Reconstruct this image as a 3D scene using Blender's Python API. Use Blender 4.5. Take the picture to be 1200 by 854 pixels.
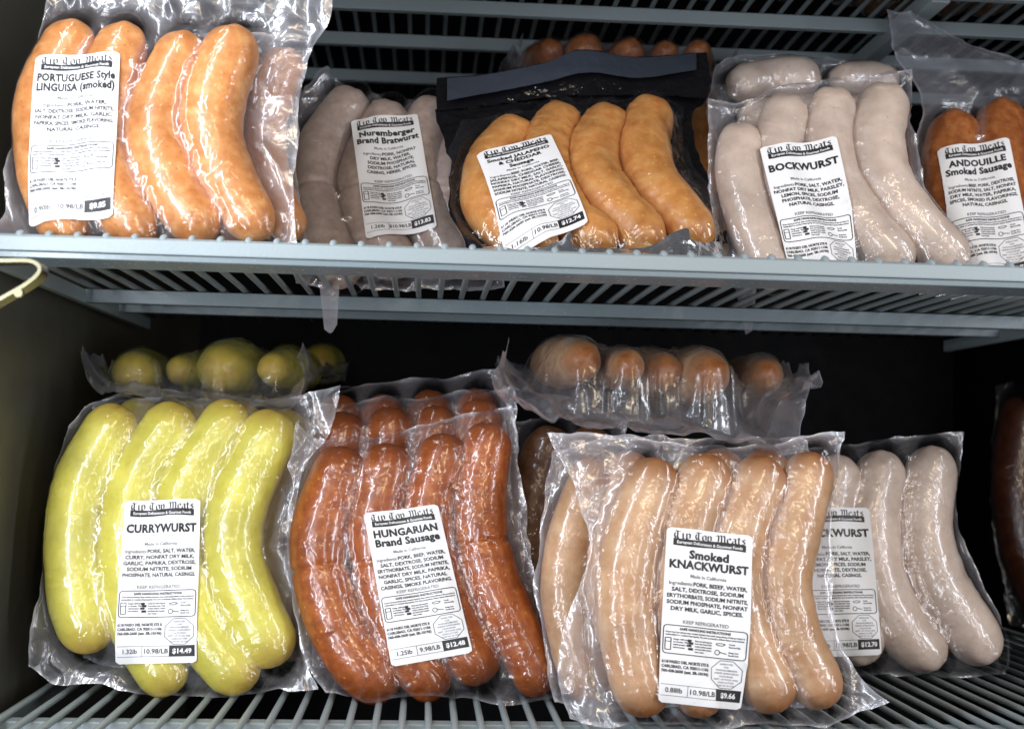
import bpy, math, random
import numpy as np
from mathutils import Vector, Matrix

for o in list(bpy.data.objects): bpy.data.objects.remove(o, do_unlink=True)
SC = bpy.context.scene
COL = SC.collection
random.seed(7)

# ------------------------------------------------------------------ camera
F_PX, CX, CY = 1500.0, 600.0, 427.0            # focal length and centre in photograph pixels
KD = 1.2                                        # metres of camera distance per unit of D below
YAW, PITCH, ROLL = math.atan(100/1500.0), math.atan(95/1500.0), 0.022
CAM = np.array([0.0, -0.62*KD, 0.0])
fwd = np.array([math.sin(YAW)*math.cos(PITCH), math.cos(YAW)*math.cos(PITCH), math.sin(PITCH)])
r0 = np.cross(fwd, [0, 0, 1.0]); r0 /= np.linalg.norm(r0)
u0 = np.cross(r0, fwd)
rgt = math.cos(ROLL)*r0 + math.sin(ROLL)*u0
upv = np.cross(rgt, fwd)
cd = bpy.data.cameras.new('camera'); cam = bpy.data.objects.new('camera', cd); COL.objects.link(cam)
M4 = Matrix(((rgt[0], upv[0], -fwd[0], CAM[0]), (rgt[1], upv[1], -fwd[1], CAM[1]), (rgt[2], upv[2], -fwd[2], CAM[2]), (0, 0, 0, 1)))
cam.matrix_world = M4
cd.sensor_width = 36.0; cd.lens = F_PX/1200.0*36.0
cd.clip_start = 0.01; cd.clip_end = 50
cd.dof.use_dof = True; cd.dof.focus_distance = 0.86; cd.dof.aperture_fstop = 9.0
SC.camera = cam

# ------------------------------------------------------------------ world, lamps, exposure
W = bpy.data.worlds.new('World'); SC.world = W; W.use_nodes = True
W.node_tree.nodes['Background'].inputs[0].default_value = (0.55, 0.6, 0.75, 1)
W.node_tree.nodes['Background'].inputs[1].default_value = 0.012
def lamp(name, loc, target, sx, sy, power, col, spread=180):
    l = bpy.data.lights.new(name, 'AREA'); l.shape = 'RECTANGLE'; l.size = sx; l.size_y = sy
    l.energy = power; l.color = col; l.spread = math.radians(spread)
    o = bpy.data.objects.new(name, l); COL.objects.link(o)
    o.location = loc
    o.rotation_euler = (Vector(target)-Vector(loc)).to_track_quat('-Z', 'Y').to_euler()
    return o
# the cooler's own light strips on the door posts, and the shop's ceiling lamps behind the camera, plus added frontal fill
lamp('door_post_lamp', (-0.275, -0.22, 0.17), (0.08, 0.10, 0.05), 0.035, 0.90, 2.6, (0.86, 0.91, 1.0), 150)
lamp('far_post_lamp', (0.70, -0.36, 0.16), (0.16, 0.06, 0.03), 0.05, 0.80, 2.4, (0.90, 0.93, 1.0), 150)
lamp('shop_ceiling_lamp', (0.42, -1.55, 0.85), (0.1, 0.1, -0.05), 0.05, 0.60, 5.0, (1.0, 0.80, 0.55))
lamp('shop_ceiling_lamp', (-0.10, -1.80, 0.9), (0.1, 0.1, -0.05), 0.60, 0.06, 4.5, (1.0, 0.88, 0.74))
lamp('added_fill_lamp', (-0.62, -1.6, -0.05), (0.0, 0.2, 0.0), 0.22, 0.80, 7.8, (0.90, 0.93, 1.0))  # added fill from the front, tall and narrow for streaks on the film
lamp('added_fill_lamp', (0.70, -1.5, -0.02), (0.0, 0.2, 0.0), 0.14, 0.80, 3.8, (0.97, 0.96, 1.0))  # second added fill strip, no real window behind it
VS = SC.view_settings
VS.view_transform = 'Standard'; VS.look = 'None'; VS.gamma = 1; VS.use_curve_mapping = False; VS.exposure = 0.0
SC.cycles.transparent_max_bounces = 40
SC.cycles.max_bounces = 8
SC.cycles.use_denoising = True
SC.cycles.sample_clamp_indirect = 4.0

# ------------------------------------------------------------------ numeric helpers
def ray(px, py): return fwd + (px-CX)/F_PX*rgt - (py-CY)/F_PX*upv
def at(px, py, Y):                               # world point where a pixel's ray meets the plane y = Y
    d = ray(px, py); return CAM + d*((Y-CAM[1])/d[1])
_rng = np.random.RandomState(11)
_L = _rng.rand(256, 256)
def noise2(x, y, seed=0):
    x = np.asarray(x, float)+seed*17.31; y = np.asarray(y, float)+seed*9.77
    xi = np.floor(x).astype(int); yi = np.floor(y).astype(int); fx = x-xi; fy = y-yi
    fx = fx*fx*fx*(fx*(fx*6-15)+10); fy = fy*fy*fy*(fy*(fy*6-15)+10)
    a = _L[xi % 256, yi % 256]; b = _L[(xi+1) % 256, yi % 256]; c = _L[xi % 256, (yi+1) % 256]; d = _L[(xi+1) % 256, (yi+1) % 256]
    return (a*(1-fx)+b*fx)*(1-fy)+(c*(1-fx)+d*fx)*fy*1.0*2/2
def fbm(x, y, seed=0, o=3):
    s = 0; a = .5
    for i in range(o): s = s+a*noise2(x*2**i, y*2**i, seed+i*3); a *= .5
    return s
def ridge(x, y, seed=0): return 1-np.abs(2*noise2(x, y, seed)-1)*1.6
def sstep(a, b, x): t = np.clip((x-a)/(b-a), 0, 1); return t*t*(3-2*t)
def resample(P, n, smooth=True):
    P = np.asarray(P, float)
    if smooth and len(P) > 2:
        Q = np.vstack([2*P[0]-P[1], P, 2*P[-1]-P[-2]]); out = []
        for i in range(len(P)-1):
            p0, p1, p2, p3 = Q[i:i+4]
            for t in np.linspace(0, 1, 16, endpoint=False):
                out.append(.5*((2*p1)+(-p0+p2)*t+(2*p0-5*p1+4*p2-p3)*t*t+(-p0+3*p1-3*p2+p3)*t**3))
        out.append(P[-1]); P = np.array(out)
    s = np.r_[0, np.cumsum(np.linalg.norm(np.diff(P, axis=0), axis=1))]
    q = np.linspace(0, s[-1], n)
    return np.stack([np.interp(q, s, P[:, k]) for k in range(P.shape[1])], 1), s[-1]

# ------------------------------------------------------------------ object helpers
def link(name, me, mat=None, parent=None):
    o = bpy.data.objects.new(name, me); COL.objects.link(o)
    if mat: me.materials.append(mat)
    if parent: o.parent = parent
    return o
def mesh(name, V, Fc, smooth=True):
    me = bpy.data.meshes.new(name); me.from_pydata([tuple(map(float, v)) for v in V], [], [tuple(map(int, f)) for f in Fc])
    if smooth: me.polygons.foreach_set('use_smooth', [True]*len(me.polygons))
    me.update(); return me
def grid_faces(ny, nx, off=0, flip=False):
    i, j = np.meshgrid(np.arange(ny-1), np.arange(nx-1), indexing='ij'); a = (i*nx+j).ravel()+off
    f = np.stack([a, a+1, a+nx+1, a+nx], 1)
    return f[:, ::-1] if flip else f
def gmesh(name, V, Fq, attrs=None):
    V = np.asarray(V, np.float32); Fq = np.asarray(Fq, np.int32)
    me = bpy.data.meshes.new(name); me.vertices.add(len(V)); me.vertices.foreach_set('co', V.ravel())
    me.loops.add(Fq.size); me.loops.foreach_set('vertex_index', Fq.ravel())
    me.polygons.add(len(Fq)); me.polygons.foreach_set('loop_start', np.arange(0, Fq.size, 4, dtype=np.int32))
    me.polygons.foreach_set('use_smooth', np.ones(len(Fq), bool))
    for k, v in (attrs or {}).items():
        a = me.attributes.new(k, 'FLOAT', 'POINT'); a.data.foreach_set('value', np.asarray(v, np.float32).ravel())
    me.update(calc_edges=True); me.validate(); return me
def tag(o, label=None, cat=None, group=None, kind=None):
    for k, v in (('label', label), ('category', cat), ('group', group), ('kind', kind)):
        if v: o[k] = v
    return o
def empty(name, loc=(0, 0, 0)):
    o = bpy.data.objects.new(name, None); COL.objects.link(o); o.location = loc; o.empty_display_size = .02; return o
class MB:
    def __init__(s): s.v = []; s.f = []
    def box(s, x0, x1, y0, y1, z0, z1):
        b = len(s.v); s.v += [(x, y, z) for z in (z0, z1) for y in (y0, y1) for x in (x0, x1)]
        s.f += [tuple(b+i for i in q) for q in ((0, 2, 3, 1), (4, 5, 7, 6), (0, 1, 5, 4), (2, 6, 7, 3), (0, 4, 6, 2), (1, 3, 7, 5))]
    def prism(s, prof, x0, x1):                  # profile in (y, z), extruded along x
        b = len(s.v); n = len(prof)
        s.v += [(x0, y, z) for y, z in prof]+[(x1, y, z) for y, z in prof]
        s.f += [tuple(range(b, b+n)), tuple(range(b+2*n-1, b+n-1, -1))]
        s.f += [(b+i, b+n+i, b+n+(i+1) % n, b+(i+1) % n) for i in range(n)]
    def tube(s, pts, r, n=8):
        pts = [Vector(p) for p in pts]; b = len(s.v); m = len(pts)
        for i, p in enumerate(pts):
            t = (pts[min(i+1, m-1)]-pts[max(i-1, 0)]).normalized()
            a = t.cross(Vector((1, 0, 0))); a = a.normalized() if a.length > .1 else t.cross(Vector((0, 1, 0))).normalized()
            c = t.cross(a)
            s.v += [tuple(p+(a*math.cos(k*2*math.pi/n)+c*math.sin(k*2*math.pi/n))*r) for k in range(n)]
        for i in range(m-1):
            s.f += [(b+i*n+k, b+i*n+(k+1) % n, b+(i+1)*n+(k+1) % n, b+(i+1)*n+k) for k in range(n)]
        s.f += [tuple(range(b, b+n))[::-1], tuple(range(b+(m-1)*n, b+m*n))]
    def build(s, name, mat, parent=None, smooth=False, bevel=0):
        o = link(name, mesh(name, s.v, s.f, smooth), mat, parent)
        if bevel:
            md = o.modifiers.new('bevel', 'BEVEL'); md.width = bevel; md.segments = 2; md.limit_method = 'ANGLE'
        return o

# ------------------------------------------------------------------ materials
def new_mat(name):
    m = bpy.data.materials.new(name); m.use_nodes = True
    nt = m.node_tree; p = nt.nodes.get('Principled BSDF'); return m, nt, p
def N(nt, t, **kw):
    n = nt.nodes.new(t)
    for k, v in kw.items():
        if k in n.inputs: n.inputs[k].default_value = v
        else: setattr(n, k, v)
    return n
def simple(name, col, rough=.5, metal=0, bump=None, spec=.5):
    m, nt, p = new_mat(name); p.inputs['Base Color'].default_value = (*col, 1); p.inputs['Roughness'].default_value = rough
    p.inputs['Metallic'].default_value = metal; p.inputs['Specular IOR Level'].default_value = spec
    tc = N(nt, 'ShaderNodeTexCoord'); no = N(nt, 'ShaderNodeTexNoise', Scale=bump[0] if bump else 60.0, Detail=4.0)
    nt.links.new(tc.outputs['Object'], no.inputs['Vector'])
    mr = N(nt, 'ShaderNodeMapRange'); mr.inputs['To Min'].default_value = rough*.8; mr.inputs['To Max'].default_value = min(1, rough*1.25)
    nt.links.new(no.outputs['Fac'], mr.inputs['Value']); nt.links.new(mr.outputs[0], p.inputs['Roughness'])
    if bump:
        b = N(nt, 'ShaderNodeBump', Strength=bump[1], Distance=bump[2]); nt.links.new(no.outputs['Fac'], b.inputs['Height']); nt.links.new(b.outputs[0], p.inputs['Normal'])
    return m
def sausage_mat(name, base, dark, light, speck=None, speck_amt=.0, tip=None, mottle=90, sss=.12):
    m, nt, p = new_mat(name); L = nt.links.new
    tc = N(nt, 'ShaderNodeTexCoord'); oi = N(nt, 'ShaderNodeObjectInfo')
    add = N(nt, 'ShaderNodeVectorMath', operation='ADD'); L(tc.outputs['Object'], add.inputs[0])
    sc = N(nt, 'ShaderNodeVectorMath', operation='SCALE'); L(oi.outputs['Location'], sc.inputs[0]); sc.inputs['Scale'].default_value = 3.0
    cmb = N(nt, 'ShaderNodeCombineXYZ'); L(oi.outputs['Random'], cmb.inputs[0]); L(oi.outputs['Random'], cmb.inputs[2]); L(cmb.outputs[0], add.inputs[1])
    n1 = N(nt, 'ShaderNodeTexNoise', Scale=float(mottle), Detail=5.0, Roughness=.6); L(add.outputs[0], n1.inputs['Vector'])
    r1 = N(nt, 'ShaderNodeValToRGB'); e = r1.color_ramp.elements
    e[0].position = .30; e[0].color = (*dark, 1); e[1].position = .72; e[1].color = (*light, 1)
    x = e.new(.52); x.color = (*base, 1)
    L(n1.outputs['Fac'], r1.inputs[0]); col = r1.outputs[0]
    n3 = N(nt, 'ShaderNodeTexNoise', Scale=22.0, Detail=2.0); L(add.outputs[0], n3.inputs['Vector'])
    hs = N(nt, 'ShaderNodeHueSaturation'); mr = N(nt, 'ShaderNodeMapRange'); mr.inputs['From Min'].default_value = .3; mr.inputs['From Max'].default_value = .7
    mr.inputs['To Min'].default_value = .80; mr.inputs['To Max'].default_value = 1.14; L(n3.outputs['Fac'], mr.inputs['Value'])
    L(mr.outputs[0], hs.inputs['Value']); L(col, hs.inputs['Color']); col = hs.outputs[0]
    if speck:
        vo = N(nt, 'ShaderNodeTexVoronoi', Scale=260.0); L(add.outputs[0], vo.inputs['Vector'])
        n2 = N(nt, 'ShaderNodeTexNoise', Scale=150.0, Detail=2.0); L(add.outputs[0], n2.inputs['Vector'])
        lt = N(nt, 'ShaderNodeMapRange'); lt.inputs['From Min'].default_value = .28; lt.inputs['From Max'].default_value = .12; L(vo.outputs['Distance'], lt.inputs['Value'])
        g = N(nt, 'ShaderNodeMapRange'); g.inputs['From Min'].default_value = .5; g.inputs['From Max'].default_value = .62; L(n2.outputs['Fac'], g.inputs['Value'])
        mu = N(nt, 'ShaderNodeMath', operation='MULTIPLY'); L(lt.outputs[0], mu.inputs[0]); L(g.outputs[0], mu.inputs[1])
        m2 = N(nt, 'ShaderNodeMath', operation='MULTIPLY'); L(mu.outputs[0], m2.inputs[0]); m2.inputs[1].default_value = speck_amt
        mx = N(nt, 'ShaderNodeMix', data_type='RGBA'); L(m2.outputs[0], mx.inputs[0]); L(col, mx.inputs[6]); mx.inputs[7].default_value = (*speck, 1); col = mx.outputs[2]
    if tip:
        at_ = N(nt, 'ShaderNodeAttribute', attribute_name='tip'); n4 = N(nt, 'ShaderNodeMath', operation='MULTIPLY'); L(at_.outputs['Fac'], n4.inputs[0]); L(n1.outputs['Fac'], n4.inputs[1])
        n5 = N(nt, 'ShaderNodeMath', operation='MULTIPLY'); L(n4.outputs[0], n5.inputs[0]); n5.inputs[1].default_value = 2.0; n5.use_clamp = True
        mx = N(nt, 'ShaderNodeMix', data_type='RGBA'); L(n5.outputs[0], mx.inputs[0]); L(col, mx.inputs[6]); mx.inputs[7].default_value = (*tip, 1); col = mx.outputs[2]
    L(col, p.inputs['Base Color'])
    p.inputs['Roughness'].default_value = .38; p.inputs['Subsurface Weight'].default_value = sss
    p.inputs['Subsurface Radius'].default_value = (.004, .002, .001); p.inputs['Subsurface Scale'].default_value = .6
    nb = N(nt, 'ShaderNodeTexNoise', Scale=420.0, Detail=3.0); L(add.outputs[0], nb.inputs['Vector'])
    b = N(nt, 'ShaderNodeBump', Strength=.35, Distance=.0006); L(nb.outputs['Fac'], b.inputs['Height']); L(b.outputs[0], p.inputs['Normal'])
    return m
def film_mat(name, haze=.15, tint=(.90, .90, 1.0)):
    m = bpy.data.materials.new(name); m.use_nodes = True; nt = m.node_tree; L = nt.links.new
    for n in list(nt.nodes): nt.nodes.remove(n)
    out = N(nt, 'ShaderNodeOutputMaterial'); tc = N(nt, 'ShaderNodeTexCoord')
    # crinkles: soft dents, and sharp creases between flat facets
    n1 = N(nt, 'ShaderNodeTexNoise', Scale=115.0, Detail=1.0, Roughness=.5, Distortion=.8); L(tc.outputs['Object'], n1.inputs['Vector'])
    n2 = N(nt, 'ShaderNodeTexNoise', Scale=38.0, Detail=1.5, Roughness=.5, Distortion=1.6); L(tc.outputs['Object'], n2.inputs['Vector'])
    wv = N(nt, 'ShaderNodeVectorMath', operation='MULTIPLY_ADD'); L(n2.outputs['Color'], wv.inputs[0]); wv.inputs[1].default_value = (.03, .03, .03); L(tc.outputs['Object'], wv.inputs[2])
    vo = N(nt, 'ShaderNodeTexVoronoi', Scale=62.0); vo.feature = 'DISTANCE_TO_EDGE'; L(wv.outputs[0], vo.inputs['Vector'])
    ve = N(nt, 'ShaderNodeMapRange', interpolation_type='SMOOTHSTEP'); ve.inputs['From Max'].default_value = .16; L(vo.outputs['Distance'], ve.inputs['Value'])
    b1 = N(nt, 'ShaderNodeBump', Strength=1.0, Distance=.00008); L(n1.outputs['Fac'], b1.inputs['Height'])
    b3 = N(nt, 'ShaderNodeBump', Strength=1.0, Distance=.00016); L(ve.outputs[0], b3.inputs['Height']); L(b1.outputs[0], b3.inputs['Normal'])
    b2 = N(nt, 'ShaderNodeBump', Strength=1.0, Distance=.0007); L(n2.outputs['Fac'], b2.inputs['Height']); L(b3.outputs[0], b2.inputs['Normal'])
    tr = N(nt, 'ShaderNodeBsdfTransparent', Color=(.985, .985, .99, 1))
    gl = N(nt, 'ShaderNodeBsdfGlossy', Roughness=.145, Color=(1, 1, 1, 1)); L(b2.outputs[0], gl.inputs['Normal'])
    df = N(nt, 'ShaderNodeBsdfDiffuse', Color=(*tint, 1)); tl = N(nt, 'ShaderNodeBsdfTranslucent', Color=(*tint, 1))
    L(b2.outputs[0], df.inputs['Normal'])
    dt = N(nt, 'ShaderNodeMixShader'); dt.inputs[0].default_value = .4; L(df.outputs[0], dt.inputs[1]); L(tl.outputs[0], dt.inputs[2])
    at_ = N(nt, 'ShaderNodeAttribute', attribute_name='haze')
    hz = N(nt, 'ShaderNodeMath', operation='MULTIPLY_ADD'); L(at_.outputs['Fac'], hz.inputs[0]); hz.inputs[1].default_value = haze; hz.inputs[2].default_value = .002
    mh = N(nt, 'ShaderNodeMixShader'); L(hz.outputs[0], mh.inputs[0]); L(tr.outputs[0], mh.inputs[1]); g2 = N(nt, 'ShaderNodeBsdfGlossy', Roughness=.42, Color=(1, 1, 1, 1)); L(b2.outputs[0], g2.inputs['Normal'])
    d2 = N(nt, 'ShaderNodeMixShader'); d2.inputs[0].default_value = .35; L(dt.outputs[0], d2.inputs[1]); L(g2.outputs[0], d2.inputs[2])
    L(d2.outputs[0], mh.inputs[2])
    lw = N(nt, 'ShaderNodeLayerWeight', Blend=.5); L(b2.outputs[0], lw.inputs['Normal'])
    pw = N(nt, 'ShaderNodeMath', operation='POWER'); L(lw.outputs['Facing'], pw.inputs[0]); pw.inputs[1].default_value = 4.0
    fr = N(nt, 'ShaderNodeMath', operation='MULTIPLY_ADD'); L(pw.outputs[0], fr.inputs[0]); fr.inputs[1].default_value = .55; fr.inputs[2].default_value = .043
    f2 = N(nt, 'ShaderNodeMath', operation='MULTIPLY_ADD'); L(at_.outputs['Fac'], f2.inputs[0]); f2.inputs[1].default_value = .05; L(fr.outputs[0], f2.inputs[2]); fr = f2
    mg = N(nt, 'ShaderNodeMixShader'); L(fr.outputs[0], mg.inputs[0]); L(mh.outputs[0], mg.inputs[1]); L(gl.outputs[0], mg.inputs[2])
    L(mg.outputs[0], out.inputs['Surface'])
    return m

MAT = {
 'linguisa': sausage_mat('linguisa casing', (.64, .275, .09), (.51, .185, .05), (.77, .41, .17), (.30, .09, .03), .6, mottle=120),
 'nuremberg': sausage_mat('grey bratwurst casing', (.46, .36, .31), (.38, .285, .24), (.54, .43, .37), (.20, .13, .10), .45, mottle=140),
 'cheddar': sausage_mat('cheddar sausage casing', (.61, .275, .08), (.49, .185, .045), (.69, .37, .13), (.85, .52, .12), .7, mottle=95),
 'bockwurst': sausage_mat('pale bockwurst casing', (.63, .505, .42), (.55, .425, .345), (.69, .575, .49), (.25, .30, .22), .5, mottle=70),
 'andouille': sausage_mat('andouille casing', (.40, .13, .035), (.25, .065, .018), (.55, .22, .07), (.15, .04, .01), .6, mottle=110),
 'curry': sausage_mat('yellow curry sausage casing', (.70, .645, .11), (.61, .545, .08), (.76, .71, .16), (.5, .36, .05), .4, tip=(.50, .34, .06), mottle=60),
 'hungarian': sausage_mat('red brown paprika sausage casing', (.355, .085, .013), (.24, .05, .009), (.47, .145, .026), (.70, .34, .09), .75, tip=(.2, .05, .012), mottle=130),
 'knack': sausage_mat('tan smoked sausage casing', (.58, .355, .20), (.48, .26, .13), (.66, .45, .28), (.42, .18, .06), .35, tip=(.30, .10, .02), mottle=75),
 'dark': sausage_mat('red sausage casing darkened as shade', (.085, .025, .012), (.05, .014, .007), (.12, .04, .018), None, 0, mottle=90),  # deep shade of the far right pack, put into the casing colour
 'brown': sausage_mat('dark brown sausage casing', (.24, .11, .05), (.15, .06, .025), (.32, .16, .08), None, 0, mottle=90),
}
FILM = film_mat('clear vacuum film', haze=.42)
FILM_MILKY = film_mat('creased milky film', haze=.52)
FILM_CLEAR = film_mat('tight clear film', haze=.05)
PAPER = simple('label paper', (.86, .86, .87), .42, bump=(300, .06, .0003))
INK = simple('black label ink', (.018, .018, .02), .5)
INK_GREY = simple('grey label ink', (.17, .17, .18), .5)
BLACK_FILM = simple('black pouch plastic', (.008, .008, .010), .13, bump=(48, 1.0, .006))
BAND = simple('slate grey pouch band', (.042, .050, .068), .40, bump=(60, .6, .003))
SILVER = simple('silver pouch foil', (.72, .73, .77), .22, metal=.9, bump=(110, .6, .003))
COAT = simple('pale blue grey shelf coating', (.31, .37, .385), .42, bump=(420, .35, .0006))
COAT_GLOSS_SHADED = simple('glossy shelf coating with painted shade', (.20, .25, .27), .25, bump=(300, .15, .0006))  # same coating, colour lowered to carry the shade under the shelf
STEEL = simple('brushed cabinet steel', (.24, .235, .20), .42, metal=.75, bump=(40, .1, .001))
DARKWALL = simple('dark cabinet lining', (.004, .0042, .005), .6, spec=.12)
BRASS = simple('worn bright metal strap', (.15, .14, .09), .40, metal=1.0)

# ------------------------------------------------------------------ pack frame
class Frame:
    def __init__(s, px, py, D, lean, yaw=0.0, lying=False):
        s.A = at(px, py, CAM[1]+D*KD); a, y = math.radians(lean), math.radians(yaw)
        s.U = np.array([math.cos(y), math.sin(y), 0])
        b = np.array([-math.sin(y), math.cos(y), 0])
        s.V = b*math.sin(a)+np.array([0, 0, math.cos(a)]); s.Nn = -b*math.cos(a)+np.array([0, 0, math.sin(a)])
        if lying: s.V, s.Nn = b*math.cos(a)+np.array([0, 0, math.sin(a)]), np.array([0, 0, math.cos(a)])-b*math.sin(a)
    def px(s, px, py, w=0.0):
        d = ray(px, py); t = ((s.A+s.Nn*w-CAM)@s.Nn)/(d@s.Nn); P = CAM+d*t
        return np.array([(P-s.A)@s.U, (P-s.A)@s.V, w]), t
    def pt(s, P): P = np.asarray(P)-s.A; return np.array([P@s.U, P@s.V, P@s.Nn])
    def root(s, name, vbase):
        o = empty(name); B = s.A+s.V*vbase; s.vb = vbase
        o.matrix_world = Matrix(((s.U[0], s.V[0], s.Nn[0], B[0]), (s.U[1], s.V[1], s.Nn[1], B[1]), (s.U[2], s.V[2], s.Nn[2], B[2]), (0, 0, 0, 1)))
        return o

class Saus:
    """one sausage: a centre line in the pack plane (u, v), a radius along it and a height wc"""
    def __init__(s, uv, r, wc=0.0, ext=.65, pinch=0.0, seed=0):
        uv = np.asarray(uv, float); r = np.atleast_1d(np.asarray(r, float))
        r_m = r.mean()
        t0 = uv[0]-uv[1]; t1 = uv[-1]-uv[-2]
        uv = np.vstack([uv[0]+t0/np.linalg.norm(t0)*r_m*ext, uv, uv[-1]+t1/np.linalg.norm(t1)*r_m*ext]) if ext else uv
        s.c, s.len = resample(uv, 170); s.wc = wc; s.seed = seed
        q = np.linspace(0, 1, 170); R = np.interp(q, np.linspace(0, 1, len(r)), r)
        R = R*(1+.10*(noise2(q*4.5, q*0+seed*1.3, seed)-.5))
        d = np.minimum(q, 1-q)*s.len; x = np.clip(d/(1.05*R), 0, 1)
        R = R*(1-(1-x)**2.3)**(1/2.1)
        if pinch:
            pc = .5+.06*math.sin(seed*2.1); R = R*(1-.13*np.exp(-((q-pc)*s.len/.0022)**2)*pinch)*(1-.05*pinch*np.exp(-((q-pc)*s.len/.010)**2))
        s.R = R; s.q = q; s.tip = np.clip(1-d/(1.2*r_m), 0, 1)
        tg = np.gradient(s.c, axis=0); tg /= np.linalg.norm(tg, axis=1)[:, None]+1e-12
        s.n = np.stack([tg[:, 1], -tg[:, 0]], 1)      # to the right
    def mesh(s, vb, dr=None):
        na = 40; an = np.linspace(0, 2*np.pi, na, endpoint=False)
        V = []; T = []
        lump = fbm(np.add.outer(s.q*s.len*90, 0*an), np.add.outer(s.q*0, 2.2*np.cos(an))+1.1*np.sin(an)[None], s.seed)
        rr = s.R[:, None]*(1-.07*np.clip(lump-.15, 0, 1))-.0002
        pk = s.tip[:, None]**1.5
        rr = rr*(1-.17*pk*np.abs(np.sin(2.5*an+s.seed))[None]**2-.06*pk*np.sin(3*an+s.seed*2)[None])
        rr = np.maximum(rr, 1e-5)
        P = np.zeros((170, na, 3))
        P[..., 0] = s.c[:, None, 0]+s.n[:, None, 0]*rr*np.cos(an); P[..., 1] = s.c[:, None, 1]+s.n[:, None, 1]*rr*np.cos(an)-vb
        P[..., 2] = s.wc+rr*np.sin(an)*.985
        if dr is not None:                          # the skin is pressed into the film's creases
            up = (np.sin(an)[None]+0*rr) > .12; dl = dr.get(dr.F, P[..., 0], P[..., 1]+vb)-np.maximum(dr.get(dr.H, P[..., 0], P[..., 1]+vb), 0)
            P[..., 2] += np.where(up & (dl < .0022), np.maximum(dl-.0004, 0), 0)*.9*sstep(.12, .5, np.sin(an))[None]
        f = []
        i, j = np.meshgrid(np.arange(169), np.arange(na), indexing='ij'); i = i.ravel(); j = j.ravel()
        f = np.stack([i*na+j, (i+1)*na+j, (i+1)*na+(j+1) % na, i*na+(j+1) % na], 1)
        return gmesh('sausage', P.reshape(-1, 3), f, {'tip': np.repeat(s.tip, na)})

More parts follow.
